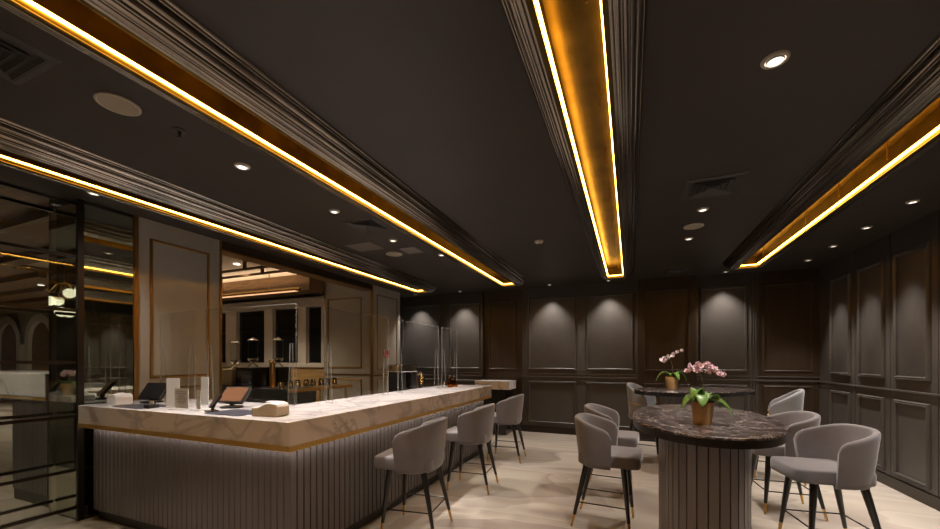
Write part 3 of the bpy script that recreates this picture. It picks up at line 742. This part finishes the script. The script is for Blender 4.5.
holder('small clear card stand in front of the right tall sheet', -3.27, 2.08, R(-15), .09, .17, 3)
ct = thing('card_terminal', 'small black card terminal with white label left of the tall sheet', 'card terminal', (-3.80, 2.04, BZ), R(10))
MB().box(-.03, .03, -.045, .045, 0, .03, .005).build('body', 'black', ct)
MB().box(-.03, .03, .0, .012, .03, .065, .002).build('head', 'black', ct); MB().box(-.024, .024, -.003, 0, .035, .06).build('label_plate', 'paper', ct)
ct = thing('card_reader', 'black tilted card reader on a stand left of the near mat', 'card terminal', (-3.09, 2.08, BZ), R(-20))
MB().box(-.05, .05, -.04, .04, 0, .012, .004).build('base', 'black', ct)
MB().tube([(0,0,.01), (0,.02,.05)], .01, 8).build('arm', 'black', ct)
MB().box(-.04, .04, -.01, .01, -.06, .06, .004).xform(Matrix.Translation((0,.025,.08)) @ Matrix.Rotation(R(-35), 4, 'X')).build('keypad', 'black', ct)
# coffee machine and jars further along
cm = thing('coffee_machine', 'black and chrome coffee machine on the staff side behind acrylic screens', 'coffee machine', (-3.05, 4.83, .836), R(-8))
MB().box(-.12, .12, -.17, -.06, 0, .52, .012).build('left_column', 'black', cm); MB().box(-.12, .12, .06, .17, 0, .52, .012).build('right_column', 'black', cm)
MB().box(-.13, .13, -.18, .18, .49, .60, .012).build('top_housing', 'chrome', cm); MB().box(-.12, .12, -.17, .17, 0, .04, .006).build('drip_tray', 'chrome', cm)
MB().tube([(0,0,.49), (0,0,.40)], .018, 10).build('spout', 'chrome', cm)
kt = thing('steel_canister', 'steel canister right of the coffee machine', 'canister', (-3.05, 5.35, .836))
MB().lathe([(.06,0),(.062,.02),(.062,.42),(.05,.44)], n=24).build('body', 'chrome', kt, smooth=40); MB().lathe([(.045,.44),(.04,.46),(.01,.47),(.012,.49)], n=16).build('lid', 'chrome', kt, smooth=40)
def bottle(label, x, y, r, h, m, grp='bottles and jars at the far end of bar'):
    t = thing('bottle', label, 'bottle', (x, y, BZ), group=grp)
    MB().lathe([(r,0),(r,h*.55),(r*.4,h*.72),(r*.35,h*.95)], n=16).build('body', m, t, smooth=40)
    MB().lathe([(r*.42,h*.95),(r*.42,h)], n=12).build('cap', 'chrome' if m != 'amber' else 'brass', t)
bottle('small clear bottle at far end of bar, left', -2.52, 4.95, .035, .16, 'glass'); bottle('short steel pot at far end of bar beside clear bottle', -2.50, 5.10, .04, .10, 'chrome')
bottle('amber bottle at the far end of the bar', -2.50, 5.28, .04, .18, 'amber'); bottle('amber jar at far bar end nearest the last screen', -2.50, 5.45, .045, .16, 'amber')

# ------------------------------------------------------------------ back counter and what stands on it
bc = thing('back_counter', 'steel and oak back counter behind the bar under the windows', 'counter', (0,0,0))
MB().box(-6.6, -4.78, 4.36, 4.95, .0, 1.03, .004).build('steel_cabinet', 'steel', bc)
MB().box(-6.6, -4.76, 4.33, 4.97, 1.03, 1.06, .004).build('steel_top', 'steel', bc)
MB().box(-6.6, -4.8, 4.345, 4.36, .86, .885).build('steel_ledge', 'chrome', bc)
MB().box(-5.35, -4.72, 4.97, 5.75, 1.01, 1.06, .004).build('oak_top', 'counterwood', bc)
MB().box(-4.735, -4.70, 4.33, 5.75, 1.005, 1.06, .003).build('oak_edge', 'counterwood', bc)
for x, y in ((-4.78,5.05),(-4.78,5.68),(-5.3,5.68)): MB().box(x-.02, x+.02, y-.02, y+.02, 0, 1.01).build('leg', 'mullion', bc)
cb = thing('cream_appliance', 'square cream countertop appliance at the left of the back counter', 'appliance', (-6.28, 4.62, 1.06))
MB().box(-.17, .17, -.17, .17, .015, .285, .012).build('body', 'cabinet_cream', cb); MB().box(-.15, .15, -.15, .15, 0, .015).build('base', 'black', cb)
MB().box(-.13, .13, -.174, -.17, .05, .25, .002).build('door', 'cabinet_cream', cb)
bx = thing('black_appliance', 'black box-shaped machine beside the cream appliance', 'appliance', (-5.80, 4.64, 1.06))
MB().box(-.22, .22, -.2, .2, .02, .32, .012).build('body', 'black', bx); MB().box(-.18, .18, -.204, -.2, .06, .27, .003).build('front_panel', 'darkpane', bx)
for x in (-.16, .16): MB().box(x-.02, x+.02, -.15, .15, 0, .02).build('foot', 'black', bx)
def cyl_disp(label, x, y, z):
    t = thing('glass_dispenser', label, 'dispenser', (x, y, z), group='tall glass cylinders on the back counter')
    mb = MB(); mb.tube([(-.10,0,0), (0,0,.07), (.10,0,0)], .008, 6); mb.tube([(0,-.10,0), (0,0,.07), (0,.10,0)], .008, 6); mb.build('stand', 'chrome', t)
    MB().lathe([(.03,.07),(.075,.10),(.08,.14)], n=20, cap=False).build('foot_bowl', 'chrome', t, smooth=50)
    MB().lathe([(.078,.13),(.078,.43)], n=24, cap=False).build('cylinder', 'glass', t, smooth=60)
    MB().lathe([(.082,.43),(.085,.445),(.06,.46),(.015,.47),(.018,.49)], n=20).build('lid', 'chrome', t, smooth=50)
cyl_disp('left tall glass cylinder on chrome stand by the windows', -6.27, 4.62, 1.355)
cyl_disp('middle tall glass cylinder on chrome stand by the windows', -5.86, 4.64, 1.39)
cyl_disp('right tall glass cylinder on chrome stand by the windows', -5.47, 4.80, 1.395)
sh = thing('dark_box', 'dark box carrying the right glass cylinder', 'box', (-5.44, 4.80, 1.06)); MB().box(-.13, .13, -.12, .12, 0, .325, .008).build('body', 'black', sh); MB().box(-.1, .1, -.124, -.12, .05, .28, .003).build('front_panel', 'darkpane', sh)
ur = thing('brass_urn', 'tall brass beer tap column with round knobs on back counter', 'tap', (-5.25, 4.50, 1.06))
MB().lathe([(.06,0),(.05,.02),(.045,.05),(.045,.36),(.05,.40),(.03,.42)], n=20).build('column', 'brass', ur, smooth=40)
for q in (-.05, .05): MB().lathe([(.022*sin(a*pi/6)+.001, .42-.022*cos(a*pi/6)) for a in range(7)], (q,0,0), 12).build('knob', 'chrome', ur, smooth=60)
gn = ['first', 'second', 'third', 'fourth', 'fifth', 'sixth', 'seventh', 'eighth']
g0 = None
for k in range(8):
    if g0 is None:
        g0 = thing('cup', '', 'cup', group='row of upturned cups on the oak counter')
        MB().lathe([(.052,0),(.050,.02),(.040,.10),(.030,.105)], n=16).build('bowl', 'chrome', g0, smooth=50)
        MB().lathe([(.034,.105),(.034,.118)], n=16).build('foot_ring', 'black', g0); gl = g0
    else: gl = copy_tree(g0)
    gl.location = (-4.98+.02*(k % 2), 4.42+.165*k, 1.061); gl['label'] = '%s upturned cup from the near end of row on oak counter' % gn[k]
# alarm on pier
al = thing('fire_alarm', 'red fire alarm sounder on the beige pier beside the bar', 'alarm', (XL, 6.86, 1.60))
MB().box(0, .045, -.09, .09, 0, .10, .01).build('body', 'redp', al); MB().lathe([(.045,-.06),(.05,-.02),(.05,.0)], (.04,0,0), 16).build('lens', 'pinkp', al, smooth=50)
MB().box(0, .012, -.16, -.11, .0, .09, .003).build('call_point', 'offwhite', al)
